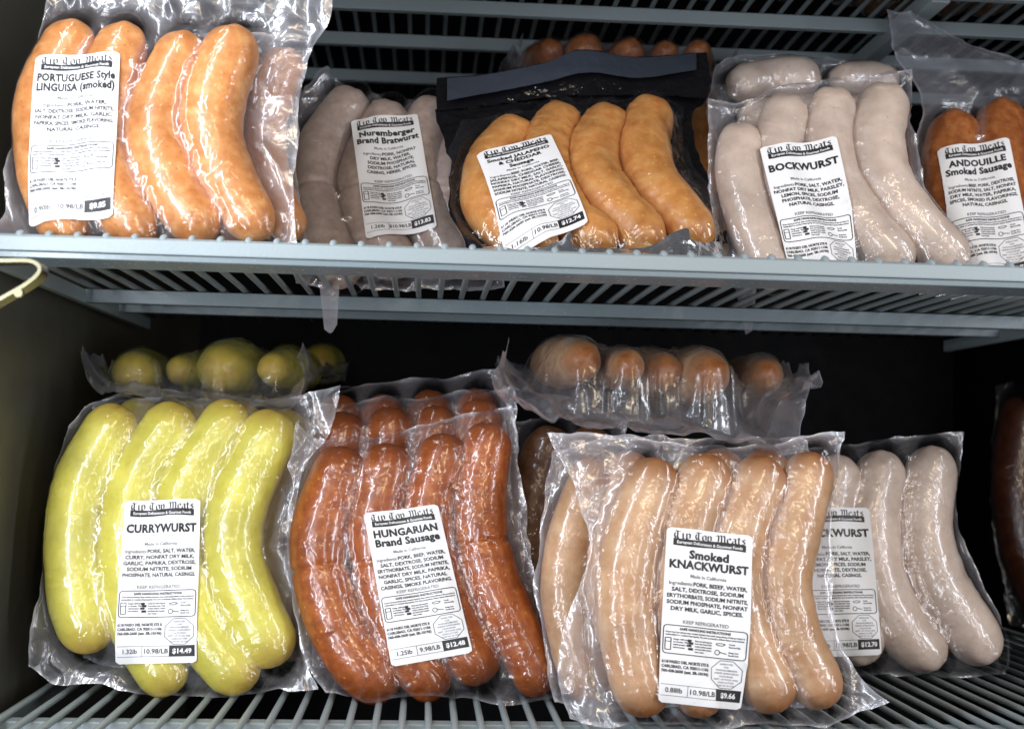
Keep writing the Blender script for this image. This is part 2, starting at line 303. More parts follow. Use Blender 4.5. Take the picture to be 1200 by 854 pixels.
class Drape:
    """film pulled by vacuum over the sausages: a membrane resting on an obstacle, solved on a grid"""
    def __init__(s, S, lo, hi, sign=1, pull=90., h=.0011, iters=260, wrinkle=1.0, seed=0):
        s.lo = np.array(lo); s.h = h
        nx = int((hi[0]-lo[0])/h)+2; ny = int((hi[1]-lo[1])/h)+2
        u = lo[0]+np.arange(nx)*h; v = lo[1]+np.arange(ny)*h; Ug, Vg = np.meshgrid(u, v)
        H = np.zeros((ny, nx)); wr = np.zeros((ny, nx))
        for k, sa in enumerate(S):
            m = sa.R.max()+.002
            b0 = sa.c.min(0)-m; b1 = sa.c.max(0)+m
            i0, i1 = np.searchsorted(v, [b0[1], b1[1]]); j0, j1 = np.searchsorted(u, [b0[0], b1[0]])
            if i1 <= i0 or j1 <= j0: continue
            uu = Ug[i0:i1, j0:j1]; vv = Vg[i0:i1, j0:j1]
            dx = uu[..., None]-sa.c[:, 0]; dy = vv[..., None]-sa.c[:, 1]; d2 = dx*dx+dy*dy
            hh = np.sqrt(np.maximum(sa.R**2-d2, 0)); hh = np.where(d2 < sa.R**2, hh+sign*sa.wc, 0)
            nr = d2.argmin(-1); hm = hh.max(-1)
            off = np.take_along_axis(dx, nr[..., None], -1)[..., 0]*sa.n[nr, 0]+np.take_along_axis(dy, nr[..., None], -1)[..., 0]*sa.n[nr, 1]
            arc = sa.q[nr]*sa.len
            g = ridge(arc/.0062+off*30, off/.016, seed+k*5+1)**3*.9+ridge(arc/.0032+off*50, off/.009, seed+k*5+2)**3*.45
            amt = sstep(.30, .58, noise2(arc/.022, off/.013, seed+k+40))*(.25+.75*sstep(-.3, .8, off/(sa.R.max())))
            wv = g*amt*sstep(.0, .5, hm/(sa.R.max()))
            sub = H[i0:i1, j0:j1]; up = hm > sub
            wr[i0:i1, j0:j1] = np.where(up, wv, wr[i0:i1, j0:j1]); H[i0:i1, j0:j1] = np.maximum(sub, hm)
        p = pull*h*h/4; Fm = H.copy()
        Fm = np.maximum(Fm, 0)
        for it in range(iters):
            A = np.zeros_like(Fm); A[1:-1, 1:-1] = (Fm[:-2, 1:-1]+Fm[2:, 1:-1]+Fm[1:-1, :-2]+Fm[1:-1, 2:])*.25-p
            Fm = np.maximum(np.maximum(A, H), 0)
        loose = np.clip((Fm-H)/.0022, 0, 1)
        cr = ridge(Ug/.017+fbm(Ug/.02, Vg/.02, seed)*1.6, Vg/.03, seed+60)**4*.9+ridge(Ug/.011, Vg/.016+fbm(Ug/.02, Vg/.02, seed+9), seed+70)**5*.5
        s.F = np.maximum(Fm+wr*.0013*wrinkle+cr*loose*.0016*wrinkle*(.35+sstep(0, .006, Fm)), H+.0002)
        s.H = H; s.loose = loose
        T = s.F.copy()
        for it in range(90):
            A = T.copy(); A[1:-1, 1:-1] = (T[:-2, 1:-1]+T[2:, 1:-1]+T[1:-1, :-2]+T[1:-1, 2:])*.25; T = np.maximum(A, H)
        for it in range(14):
            A = T.copy(); A[1:-1, 1:-1] = (T[:-2, 1:-1]+T[2:, 1:-1]+T[1:-1, :-2]+T[1:-1, 2:])*.25; T = A
        T = np.maximum(T, s.F)
        for it in range(2):
            A = T.copy(); A[1:-1, 1:-1] = (T[:-2, 1:-1]+T[2:, 1:-1]+T[1:-1, :-2]+T[1:-1, 2:])*.25; T = A
        s.T = np.maximum(T, s.F-.0001)
    def get(s, G, u, v):
        x = np.clip((np.asarray(u)-s.lo[0])/s.h, 0, G.shape[1]-1.001); y = np.clip((np.asarray(v)-s.lo[1])/s.h, 0, G.shape[0]-1.001)
        i = y.astype(int); j = x.astype(int); fx = x-j; fy = y-i
        return (G[i, j]*(1-fx)+G[i, j+1]*fx)*(1-fy)+(G[i+1, j]*(1-fx)+G[i+1, j+1]*fx)*fy

def coons(top, right, bottom, left, step):
    lt = max(resample(top, 8)[1], resample(bottom, 8)[1]); ls = max(resample(left, 8)[1], resample(right, 8)[1])
    nx = max(8, int(lt/step)); ny = max(8, int(ls/step))
    Tp = resample(top, nx, len(top) > 2)[0]; B = resample(bottom, nx, len(bottom) > 2)[0]; Lf = resample(left, ny)[0]; R = resample(right, ny)[0]
    a = np.linspace(0, 1, nx)[None, :, None]; b = np.linspace(0, 1, ny)[:, None, None]
    P = (1-b)*Tp[None]+b*B[None]+(1-a)*Lf[:, None]+a*R[:, None]-((1-a)*(1-b)*Tp[0]+a*(1-b)*Tp[-1]+(1-a)*b*B[0]+a*b*B[-1])
    ax = a[..., 0]*lt; ay = b[..., 0]*ls
    ed = np.minimum(np.minimum(ax, lt-ax), np.minimum(ay, ls-ay))+0*P[..., 0]
    return P, ed, ay+0*P[..., 0]

# ------------------------------------------------------------------ label writing
def text_mesh(body, size, bold, align='CENTER', spacing=1.0, line=1.0):
    c = bpy.data.curves.new('t', 'FONT'); c.body = body; c.size = size; c.align_x = align; c.resolution_u = 2; c.offset = bold*size
    c.space_character = spacing; c.space_line = line
    o = bpy.data.objects.new('t', c); me = o.to_mesh()
    V = np.array([v.co[:2] for v in me.vertices]).reshape(-1, 2); Fc = [tuple(p.vertices) for p in me.polygons]
    o.to_mesh_clear(); bpy.data.objects.remove(o); bpy.data.curves.remove(c)
    return V, Fc
GLY = {
 'T': (5.0, [[(0, 5.9), (1.2, 7), (3, 6.4), (4.8, 7)], [(2.6, 6.6), (2.4, 1), (3.2, 0), (4.4, .9)], [(1.0, 5.2), (.5, 2.6), (1.5, .3)]]),
 'i': (2.3, [[(0, 4.4), (.8, 5), (.9, .8), (1.4, 0), (2.1, .7)], [(.7, 6.3), (1.1, 6.8)]]),
 'p': (3.7, [[(0, 4.4), (.9, 5), (.9, -2)], [(.9, 4.2), (2, 5), (3, 4.2), (3, .9), (1.9, 0), (.9, .6)]]),
 'o': (3.5, [[(1.7, 5), (.6, 4.2), (.6, .8), (1.7, 0), (2.9, .8), (2.9, 4.2), (1.7, 5)]]),
 'M': (7.0, [[(0, 5.4), (1, 6.8), (1.9, 6), (1.7, 1), (.5, 0)], [(1.9, 6), (3, 7), (3.8, 6), (3.8, .4)], [(3.8, 6), (4.9, 7), (5.8, 6), (5.8, .9), (6.6, .1)]]),
 'e': (3.2, [[(.6, 2.4), (2.6, 3.5), (2.3, 4.7), (1.5, 5), (.6, 4), (.6, .9), (1.6, 0), (2.7, .8)]]),
 'a': (3.4, [[(.5, 4.4), (1.4, 5), (2.4, 4.4), (2.4, .7), (3.1, 0)], [(2.4, 2.9), (1, 2.6), (.5, 1.6), (.6, .6), (1.4, 0), (2.4, .9)]]),
 't': (2.8, [[(1.1, 6.4), (1, .8), (1.6, 0), (2.5, .7)], [(0, 4.8), (2.3, 4.8)]]),
 's': (3.1, [[(2.5, 4.5), (1.5, 5), (.6, 4), (2.4, 1.5), (1.6, 0), (.4, .6)]]), ' ': (2.6, []),
}
def blackletter(txt, x0, x1, ytop, ybase):
    tot = sum(GLY[c][0] for c in txt); sx = (x1-x0)/tot; sy = (ybase-ytop)/7.0; V = []; Fc = []; x = 0
    for c in txt:
        w, st = GLY[c]
        for pl in st:
            for (ax, ay), (bx, by) in zip(pl[:-1], pl[1:]):
                n = (.46, .34); b = len(V)
                V += [(x0+(x+ax-n[0])*sx, ybase-(ay-n[1])*sy), (x0+(x+ax+n[0])*sx, ybase-(ay+n[1])*sy), (x0+(x+bx+n[0])*sx, ybase-(by+n[1])*sy), (x0+(x+bx-n[0])*sx, ybase-(by-n[1])*sy)]
                Fc.append((b, b+1, b+2, b+3))
        x += w
    return np.array(V), Fc
class Label:
    """a printed paper label lying on the film; design units: 100 wide, 215 tall, y down"""
    HT = 215.0
    def __init__(s, fr, root, dr, cor, w0):
        s.fr, s.root, s.dr = fr, root, dr
        s.q = np.array([fr.px(x, y, w0)[0][:2] for x, y in cor])      # TL TR BR BL
        nx, ny = 44, 92; r = 5.0
        b = np.linspace(0, s.HT, ny); a = np.linspace(0, 1, nx)
        ins = np.where(b < r, r-np.sqrt(np.maximum(r*r-(r-b)**2, 0)), np.where(b > s.HT-r, r-np.sqrt(np.maximum(r*r-(b-s.HT+r)**2, 0)), 0))
        X = ins[:, None]+a[None]*(100-2*ins[:, None]); Y = b[:, None]+0*X
        top = s.surf(X, Y, .00035).reshape(-1, 3); n = len(top)
        bot = top-np.array([0, 0, .00015])
        f = np.vstack([grid_faces(ny, nx, 0, True), grid_faces(ny, nx, n)])
        s.o = link('label', gmesh('label', np.vstack([top, bot]), f), PAPER, root)
        s.k = 0
    def surf(s, X, Y, lift):
        a = (np.asarray(X)/100.)[..., None]; b = (np.asarray(Y)/s.HT)[..., None]
        uv = (1-b)*((1-a)*s.q[0]+a*s.q[1])+b*((1-a)*s.q[3]+a*s.q[2])
        w = s.dr.get(s.dr.T, uv[..., 0], uv[..., 1])+lift
        return np.stack([uv[..., 0], uv[..., 1]-s.fr.vb, w], -1)
    def part(s, name, items, mat, lift=.00055, step=0.0):
        V = []; Fc = []
        for v, f in items:
            b = len(V); P = s.surf(np.asarray(v)[:, 0], np.asarray(v)[:, 1], lift)
            V += list(P); Fc += [tuple(b+i for i in q) for q in f]
        me = mesh(name, V, Fc, True)
        o = link(name, me, mat, s.o); return o
    def txt(s, body, x, y, size, bold=0, align='CENTER', spacing=1.0, maxw=None, line=1.0):
        V, Fc = text_mesh(body, size, bold, align, spacing, line)
        if len(V) == 0: return (np.zeros((0, 2)), [])
        if maxw and np.ptp(V[:, 0]) > maxw: V = V*np.array([maxw/np.ptp(V[:, 0]), 1])
        return np.stack([x+V[:, 0], y-V[:, 1]], 1), Fc
    @staticmethod
    def bar(x0, x1, y0, y1, n=40, wave=0):
        xs = np.linspace(x0, x1, n); wv = wave*np.sin((xs-x0)/(x1-x0)*np.pi*2.2)
        V = np.vstack([np.stack([xs, y0+wv], 1), np.stack([xs, (y0+y1)/2+wv], 1), np.stack([xs, y1+wv], 1)])
        return V, [(i, i+1, n+i+1, n+i) for i in range(n-1)]+[(n+i, n+i+1, 2*n+i+1, 2*n+i) for i in range(n-1)]
    @staticmethod
    def outline(pts, t, closed=True):
        pts = np.asarray(pts, float); out = []
        P = np.vstack([pts, pts[:1]]) if closed else pts
        for a, b in zip(P[:-1], P[1:]):
            d = b-a; l = np.linalg.norm(d); k = max(1, int(l/4)); nrm = np.array([-d[1], d[0]])/l*t/2
            for i in range(k):
                p = a+d*i/k; q = a+d*(i+1)/k
                out.append((np.array([p-nrm, q-nrm, q+nrm, p+nrm]), [(0, 1, 2, 3)]))
        return out
    def write(s, title, ingr, lb, perlb, price, ink=None, made=True):
        ink = ink or INK
        s.part('brand_lettering', [blackletter('Tip Top Meats', 8, 92, 3.5, 13.0)], ink)
        bar = s.part('tagline_bar', [s.bar(8, 92, 12.8, 21.5, wave=.8)], ink, .00050)
        s.part('tagline', [s.txt('European Delicatessen & Gourmet Foods', 50, 19.2, 5.2, .022, maxw=76)], PAPER, .00068)
        it = []; n = len(title); sz = {1: 15.2, 2: 14.0, 3: 9.6}[n]; y = {1: [43], 2: [36.5, 49.5], 3: [32.5, 42.5, 52.5]}[n]
        for tx, yy in zip(title, y): it.append(s.txt(tx, 50, yy, sz, .044, maxw=91, spacing=1.05))
        s.part('product_name', it, ink)
        s.part('origin_line', [s.txt('Made in California', 50, 60.5, 5.8, .016, maxw=44)], INK_GREY)
        it = []
        for k, tx in enumerate(ingr):
            if k == 0:
                a, b = tx.split(':', 1); wa = 27.5; L = s.txt(b.strip(), 0, 0, 6.9, .034, 'LEFT'); wb = min(np.ptp(L[0][:, 0]), 62)
                x = 50-(wa+wb)/2; it.append(s.txt(a+':', x, 70.5, 6.3, .006, 'LEFT', maxw=wa-1)); it.append(s.txt(b.strip(), x+wa, 70.5, 6.9, .034, 'LEFT', maxw=62))
            else: it.append(s.txt(tx, 50, 70.5+k*7.9, 6.9, .034, maxw=92))
        s.part('ingredients_text', it, ink)
        s.part('storage_line', [s.txt('KEEP REFRIGERATED', 50, 117.5, 6.0, .016, maxw=54)], INK_GREY)
        # safe handling panel
        rr = 4; x0, x1, y0, y1 = 2.5, 97.5, 120.5, 155; pts = []
        for cx, cy, a0 in ((x1-rr, y0+rr, -90), (x1-rr, y1-rr, 0), (x0+rr, y1-rr, 90), (x0+rr, y0+rr, 180)):
            pts += [(cx+rr*math.cos(math.radians(a0+t)), cy+rr*math.sin(math.radians(a0+t))) for t in (0, 30, 60, 90)]
        it = s.outline(pts, 1.1)
        it += [s.txt('SAFE HANDLING INSTRUCTIONS', 50, 125.8, 4.2, .045, maxw=60)]
        for k, tx in enumerate(('Some food products may contain bacteria that could cause illness if the product is', 'mishandled or cooked improperly. For your protection, follow these instructions.')):
            it.append(s.txt(tx, 50, 129.6+k*3.3, 2.8, .035, maxw=90))
        for bx, lines in ((14, ['Keep refrigerated', 'or frozen. Thaw in', 'refrigerator or', 'microwave.']), (38, ['Keep raw meat separate', 'from other foods. Wash', 'working surfaces, utensils', 'and hands after touching', 'raw meat.']), (79, ['Cook', 'thoroughly.', '', 'Keep hot', 'foods hot.'])):
            for k, tx in enumerate(lines):
                if tx: it.append(s.txt(tx, bx, 138+k*3.3, 2.8, .035, 'LEFT', maxw=21))
        it += s.outline([(5, 136), (11.5, 136), (11.5, 150.5), (5, 150.5)], 1.0)+[s.bar(5, 11.5, 140.2, 141, 4)]
        it += [s.bar(29.5, 33.5, 136, 139.5, 4), s.bar(31, 36, 139, 142, 4), s.bar(29, 34, 142.3, 145, 4), s.bar(30.5, 36, 146, 149, 4)]
        it += s.outline([(64, 137.5), (70, 136.5), (75, 137.5), (72, 139.5), (66, 139.5)], .9)
        it += s.outline([(66+3*math.cos(t), 148+3*math.sin(t)) for t in np.linspace(0, 6.28, 9)[:-1]], .9)+s.outline([(69, 147.5), (77, 149)], 1.0, False)
        s.part('handling_panel', it, ink)
        it = [s.txt(tx, 29, 166.5+k*5.6, 4.9, .042, maxw=54) for k, tx in enumerate(('6118 PASEO DEL NORTE STE B', 'CARLSBAD, CA 92011-1106', '760-438-2600 (est. SR-10196)'))]
        s.part('address_text', it, ink)
        oc = [(78+19.5*math.cos(math.radians(22.5+45*k)), 174+18.0*math.sin(math.radians(22.5+45*k))) for k in range(8)]
        it = s.outline(oc, .9)
        for k, tx in enumerate(('INSPECTED', 'FOR', 'WHOLESOMENESS', 'UNDER SUPERVISION', 'CALIFORNIA', 'DEPT. OF FOOD AND', 'AGRICULTURE', 'PLANT NO. SR-10196')):
            it.append(s.txt(tx, 78, 162.5+k*3.7, 3.0, .015, maxw=30 if 0 < k < 7 else 22))
        s.part('inspection_mark', it, INK_GREY)
        it = s.outline([(2, 192.5), (66, 192.5)], .5, False)+s.outline([(2, 206), (66, 206)], .5, False)+s.outline([(34, 192.5), (34, 206)], .5, False)
        it += [s.txt(lb, 18, 202, 8.4, .014, maxw=28), s.txt(perlb, 50, 202, 8.4, .018, maxw=31)]
        s.part('weight_line', it, ink)
        s.part('price_box', [s.bar(66, 97.5, 192, 206.5, 14)], ink, .00050)
        s.part('price', [s.txt(price, 81.7, 202.2, 8.6, .035, maxw=27)], PAPER, .00070)

# ------------------------------------------------------------------ the pack builder
GROUP = 'vacuum packs of sausages on the cooler shelves'
_seed = [3]
def make_pack(name, label, kind, fr, S, outline, lab=None, film=None, step=.0012, pull=90., wrinkle=1.0, base=None, flutter=1.0, backing=None):
    """S: Saus list in fr; outline: dict top/right/bottom/left of local (u, v, w) points"""
    _seed[0] += 7; sd = _seed[0]
    allp = np.vstack([np.array(outline[k]) for k in ('top', 'right', 'bottom', 'left')])
    vb = min(allp[:, 1].min(), min(x.c[:, 1].min() for x in S)) if base is None else base
    root = fr.root(name, vb); tag(root, label, 'sausage pack', GROUP)
    lo = allp[:, :2].min(0)-.002; hi = allp[:, :2].max(0)+.002
    lo = np.minimum(lo, np.array([x.c.min(0)-x.R.max() for x in S]).min(0)-.004); hi = np.maximum(hi, np.array([x.c.max(0)+x.R.max() for x in S]).max(0)+.004)
    dr = Drape(S, lo, hi, 1, pull, wrinkle=wrinkle, seed=sd)
    drb = Drape(S, lo, hi, -1, pull, h=.002, iters=110, wrinkle=wrinkle, seed=sd+3) if any(abs(x.wc) > 1e-6 for x in S) else dr
    for x in S: link('sausage', x.mesh(vb, dr if sum(abs(y.wc) for y in S) == 0 else None), MAT[kind], root)
    def sheet(o, d, sgn, stp):
        P, ed, ay = coons(o['top'], o['right'], o['bottom'], o['left'], stp)
        un = fbm(P[..., 0]/.028, P[..., 1]/.028, sd+11), fbm(P[..., 0]/.028, P[..., 1]/.028, sd+17); nearE = (1-sstep(0, .016, ed))*.011*(1 if drb is dr else .4)
        P[..., 0] += (un[0]-.45)*nearE; P[..., 1] += (un[1]-.45)*nearE
        if d is dr and drb is dr: P[..., 2] = np.maximum(P[..., 2], 0)*(1-sstep(.004, .024, ed))
        e = sstep(0, .006, ed); Fh = d.get(d.F, P[..., 0], P[..., 1]); lo_ = d.get(d.loose, P[..., 0], P[..., 1]); Hh = d.get(d.H, P[..., 0], P[..., 1])
        fl = (fbm(P[..., 0]/.030, P[..., 1]/.030, sd)-.45)*.010*flutter*(1-sstep(.0, .008, Fh))
        cr = (ridge(P[..., 0]/.020+fbm(P[..., 0]/.03, P[..., 1]/.03, sd)*2, P[..., 1]/.034, sd+5)**3)*.0030*flutter*(1-sstep(0, .006, Fh))
        seal = .0004*np.sin(np.clip((ay-.004)/.006, 0, 1)*np.pi*2)*flutter
        if drb is dr: w = P[..., 2]+sgn*np.where(Hh > .001, np.maximum(Fh*e, Hh+.0002), Fh*e)
        else:
            k = sstep(0, .012, Fh)*e; w = P[..., 2]*(1-k)+sgn*Fh*k; w = np.where(Hh > .001, sgn*np.maximum(sgn*w, Hh+.0002), w)
        w = w+fl+cr+seal+sgn*.00025
        hz = np.clip(.24*lo_+.36*(1-sstep(0, .0035, ed))+.27*(1-sstep(.0, .004, Fh)), 0, 1)
        if drb is not dr: hz = hz*(1-.75*sstep(.002, .014, Fh))
        hz = hz*(.55+.9*fbm(P[..., 0]/.025, P[..., 1]/.025, sd+2))
        Q = np.stack([P[..., 0], P[..., 1]-vb, w], -1)
        return Q, hz
    Qf, hf = sheet(outline, dr, 1, step); ny, nx = hf.shape
    V = [Qf.reshape(-1, 3)]; Fq = [grid_faces(ny, nx, 0, True)]; hz = [hf.ravel()]
    if backing is None:
        Qb, hb = sheet(outline, drb, -1, max(step*1.8, .002)); n0 = len(V[0])
        V.append(Qb.reshape(-1, 3)); Fq.append(grid_faces(*hb.shape, n0)); hz.append(hb.ravel())
    link('film', gmesh('film', np.vstack(V), np.vstack(Fq), {'haze': np.concatenate(hz)}), film or FILM, root)
    if backing is not None:
        Qb, hb = sheet(backing, drb, -1, .002)
        link('backing', gmesh('backing', Qb.reshape(-1, 3), grid_faces(*hb.shape, 0, True)), BLACK_FILM, root)
    if lab:
        if lab.get('stiff'):
            T = dr.T
            for it in range(lab['stiff']):
                A = T.copy(); A[1:-1, 1:-1] = (T[:-2, 1:-1]+T[2:, 1:-1]+T[1:-1, :-2]+T[1:-1, 2:])*.25; T = np.maximum(A, dr.H+.0004) if it < lab['stiff']-20 else A
            dr.T = np.maximum(T, dr.F)
        l = Label(fr, root, dr, lab['cor'], lab.get('w0', .013)); l.write(*lab['text'], ink=lab.get('ink'))
    root['_vb'] = vb; fr.dr = dr
    return root

def standing(name, label, kind, anchor, saus, out, lab=None, pinch=0, rs=1.0, **kw):
    """anchor: (px, py, depth, lean, yaw); saus: [(pixel centre line, half width in px or list)]; out: pixel outline with optional height w"""
    fr = Frame(*anchor); S = []
    for k, (pts, hw) in enumerate(saus):
        L = [fr.px(*p) for p in pts]
        hw = np.atleast_1d(np.asarray(hw, float)); d = np.array([t for _, t in L]); di = np.interp(np.linspace(0, 1, len(hw)), np.linspace(0, 1, len(d)), d)
        S.append(Saus([l[0][:2] for l in L], hw*di/F_PX*rs*1.10, 0, pinch=pinch, seed=_seed[0]*1.7+k*3.1))
    O = {k: [fr.px(*p)[0] for p in v] for k, v in out.items()}
    if 'backing' in kw: kw['backing'] = {k: [fr.px(*p)[0] for p in v] for k, v in kw['backing'].items()}
    if lab: lab = dict(lab); lab.setdefault('w0', float(np.mean([x.R.max() for x in S])*.85))
    return make_pack(name, label, kind, fr, S, O, lab, **kw), fr

def lying(name, label, kind, anchor, ends, front, length=.135, drift=None, tilt=2, lab=None, film=None, side=.018, back=.02, **kw):
    """a pack lying flat, ends towards the viewer. ends: [(px, py, half width px, depth)]; front: film front edge [(px, py, depth)]"""
    fr = Frame(anchor[0], anchor[1], anchor[2], tilt, anchor[3] if len(anchor) > 3 else 0, lying=True); S = []
    for k, (px, py, hw, D) in enumerate(ends):
        P = fr.pt(at(px, py, CAM[1]+D*KD)); r = hw*D*KD/F_PX; dx = (drift or [0]*9)[k]
        c = [(P[0], P[1]+r*.9), (P[0]+dx*.5+.003*math.sin(k*2), P[1]+length*.5), (P[0]+dx, P[1]+length)]
        S.append(Saus(c, [r*.66, r*.94, r*1.06, r*1.06, r], P[2], seed=_seed[0]*1.3+k*2.3))
    Fp = [fr.pt(at(px, py, CAM[1]+D*KD)) for px, py, D in front]
    vb = max(x.c[:, 1].max() for x in S)+back
    uL = min(Fp[0][0], min(x.c[:, 0].min()-x.R.max() for x in S)-side*.5); uR = max(Fp[-1][0], max(x.c[:, 0].max()+x.R.max() for x in S)+side*.5)
    wm = float(np.mean([x.wc for x in S]))
    top = [np.array([uL, vb, wm]), np.array([(uL+uR)/2, vb+.004, wm]), np.array([uR, vb, wm])]
    left = [top[0], np.array([uL, vb*.6, wm+.004]), np.array([uL*.7+.3*Fp[0][0], vb*.25, wm*.5+.5*Fp[0][2]]), Fp[0]]
    right = [top[2], np.array([uR, vb*.6, wm+.003]), np.array([uR*.7+.3*Fp[-1][0], vb*.25, wm*.5+.5*Fp[-1][2]]), Fp[-1]]
    return make_pack(name, label, kind, fr, S, {'top': top, 'left': left, 'right': right, 'bottom': Fp}, lab, film=film, base=0.0, **kw), fr
def shift(saus, dx, dy, s=1.0, c=(0, 0)):
    return [([(c[0]+(x-c[0])*s+dx, c[1]+(y-c[1])*s+dy) for x, y in pts], (np.atleast_1d(hw)*s).tolist()) for pts, hw in saus]

#@@SETTING
# ------------------------------------------------------------------ cabinet and shelves
XL, XR, YB = -0.275, 0.66, 0.82
UZ, LZ, TZ = 0.112, -0.173, 0.385
cab = tag(empty('refrigerator_cabinet', (0, .3, -.42)), 'dark steel interior of the open refrigerated case around the shelves', 'refrigerator')
def cpart(name, mat, *b):
    m = MB(); x0, x1, y0, y1, z0, z1 = b; m.box(x0, x1, y0-.3, y1-.3, z0+.42, z1+.42); return m.build(name, mat, cab)
cpart('side_panel', STEEL, XL-.02, XL, -.03, YB, -.42, .72)
cpart('back_panel', DARKWALL, XL, XR, YB, YB+.02, -.42, .72)
cpart('unseen_light_shield', DARKWALL, XL, XR, -.03, -.005, .36, .72)  # added out of view to keep lamp light off the topmost shelf
cpart('base_panel', DARKWALL, XL, XR, -.05, YB, -.42, -.40)
cpart('side_panel', DARKWALL, XR, XR+.02, .0, YB, -.42, .72)

def wire_shelf(label, z, y0, rails, lip, x0, x1, wr=.0021, pitch=.0163, ymax=.56, first=0.0, beam=None):
    root = tag(empty('wire_shelf', (0, 0, z)), label, 'shelf', 'wire shelves of the refrigerated case')
    if lip:
        m = MB(); m.prism([(y0, .0015), (y0+.004, .0035), (y0+.007, .0015), (y0+.007, -.0068), (y0, -.0068)], x0, x1); m.build('front_bar', COAT, root, bevel=.0008)
        m = MB(); m.prism([(y0+.0012, -.0070), (y0+.0068, -.0070), (y0+.024, -.0105), (y0+.024, -.0128), (y0+.0012, -.0105)], x0, x1); m.build('front_flange', COAT_GLOSS_SHADED, root, bevel=.0005)
    for (yr, d, zt, zb) in rails:
        m = MB(); m.box(x0+.004, x1-.004, yr, yr+d, zb, zt); m.build('cross_rail', COAT_GLOSS_SHADED if lip else COAT, root, bevel=.0008)
    for x in (x0, x1-.006):
        m = MB(); m.box(x, x+.006, y0+.026 if lip else y0+.02, ymax, -.013, -.0025); m.build('side_rail', COAT, root, bevel=.0008)
    if beam:
        m = MB(); m.box(x0, x1, y0-.012, y0-.006, -.056, .02); m.build('unseen_light_stop', COAT, root, bevel=.001)  # unseen bar, added to block light from the rails behind it
        m = MB(); m.box(beam-.008, beam+.008, .24, ymax, -.022, -.008); m.build('centre_beam', COAT, root, bevel=.001)
    yk = y0+.0022
    pts = [(0, yk, -.002), (0, yk+.0004, .0010), (0, yk+.0015, .0034), (0, yk+.004, .0042), (0, y0+.012, .0018), (0, y0+.03, 0), (0, ymax, 0)] if lip else [(0, y0-.004, -.012), (0, y0-.002, -.003), (0, y0+.006, 0), (0, ymax, 0)]
    m = MB(); m.tube(pts, wr, 10)
    me = mesh('wire', m.v, m.f, True); n = int((x1-x0-.008)/pitch)
    for k in range(n):
        o = link('wire', me, None, root); o.location = (x0+.009+first+k*pitch, 0, 0)
    me.materials.append(COAT)
    return root
wire_shelf('upper pale blue coated wire shelf whose thick front bar crosses the middle of the picture', UZ, 0.0,
           [(.225, .006, -.0022, -.0125), (.33, .006, -.0022, -.0090)], True, XL+.014, .50, ymax=.45)
wire_shelf('lower pale blue coated wire shelf under the yellow and red sausage packs', LZ, -.055,
           [(.072, .012, -.0022, -.0165), (.48, .006, -.0022, -.0125)], False, XL+.012, .60, wr=.0023, ymax=.68)
wire_shelf('topmost wire shelf seen from beneath in the dark above all the packs', TZ, .12,
           [(.25, .008, -.0022, -.014), (.34, .008, -.0022, -.014), (.44, .008, -.0022, -.014), (.56, .008, -.0022, -.014)], False, XL+.014, .66, ymax=.70, beam=.405)

# bent strap at the far left
def strap():
    path = [(-60, 309), (-20, 306), (22, 305), (38, 306.5), (46, 313), (43, 322), (28, 334), (0, 350), (-50, 378)]
    P, _ = resample([at(x, y, -.085) for x, y in path], 60); v = []; f = []
    O = at(0, 340, -.085)
    t = .0009
    for i, p in enumerate(P):
        a = P[min(i+1, 59)]-P[max(i-1, 0)]; n = np.array([-a[2], 0, a[0]]); n = n/np.linalg.norm(n)
        for dy, s in ((0, 1), (.013, 1), (.013, -1), (0, -1)): v.append(p+np.array([0, dy, 0])+n*t*s-O)
    for i in range(59):
        for k in range(4): f.append((i*4+k, i*4+(k+1) % 4, i*4+4+(k+1) % 4, i*4+4+k))
    f += [(3, 2, 1, 0), (236, 237, 238, 239)]
    root = tag(empty('metal_strap', tuple(O)), 'bent shiny metal strap at the left end of the upper shelf', 'strap')
    link('strap_band', mesh('strap_band', v, f, False), BRASS, root)
    m = MB(); q = at(22, 343.5, -.0855)-O; m.tube([tuple(q+np.array([0, .002, 0])), tuple(q+np.array([0, -.0012, 0]))], .0022, 12); m.build('rivet', BRASS, root)
strap()

# ------------------------------------------------------------------ lower shelf
curry_s = [([(136, 496), (98, 568), (88, 638), (93, 700), (106, 742)], [30, 33, 33, 31]),
           ([(205, 493), (162, 563), (148, 632), (153, 701), (172, 755), (195, 793)], [29, 31, 31, 29]),
           ([(269, 490), (223, 563), (208, 632), (223, 701), (249, 754), (280, 790)], [29, 32, 31, 29]),
           ([(318, 503), (281, 582), (272, 644), (292, 707), (318, 758)], [30, 34, 35, 30])]
CURRY_I = ['Ingredients: PORK, SALT, WATER,', 'CURRY, NONFAT DRY MILK,', 'GARLIC, PAPRIKA, DEXTROSE,', 'SODIUM NITRITE, SODIUM', 'PHOSPHATE, NATURAL CASINGS.']
standing('sausage_pack', 'vacuum pack of four yellow sausages standing upright with a CURRYWURST label', 'curry', (190, 690, .74, 10, 2), curry_s,
  dict(top=[(80, 500, .004), (104, 474), (150, 466), (230, 470), (300, 468), (352, 462), (396, 452, .012)], right=[(396, 452, .012), (386, 500, .004), (352, 560), (344, 650), (352, 740), (372, 806, .004)],
       bottom=[(34, 782, .010), (60, 800), (120, 806), (200, 814), (290, 812), (372, 806, .004)], left=[(80, 500, .004), (62, 570), (52, 660), (40, 735, .012), (34, 782, .010)]),
  dict(cor=[(147.6, 587), (235, 584.6), (230, 776), (132, 778)], text=(['CURRYWURST'], CURRY_I, '1.32lb', '10.98/LB', '$14.49'), ink=INK))
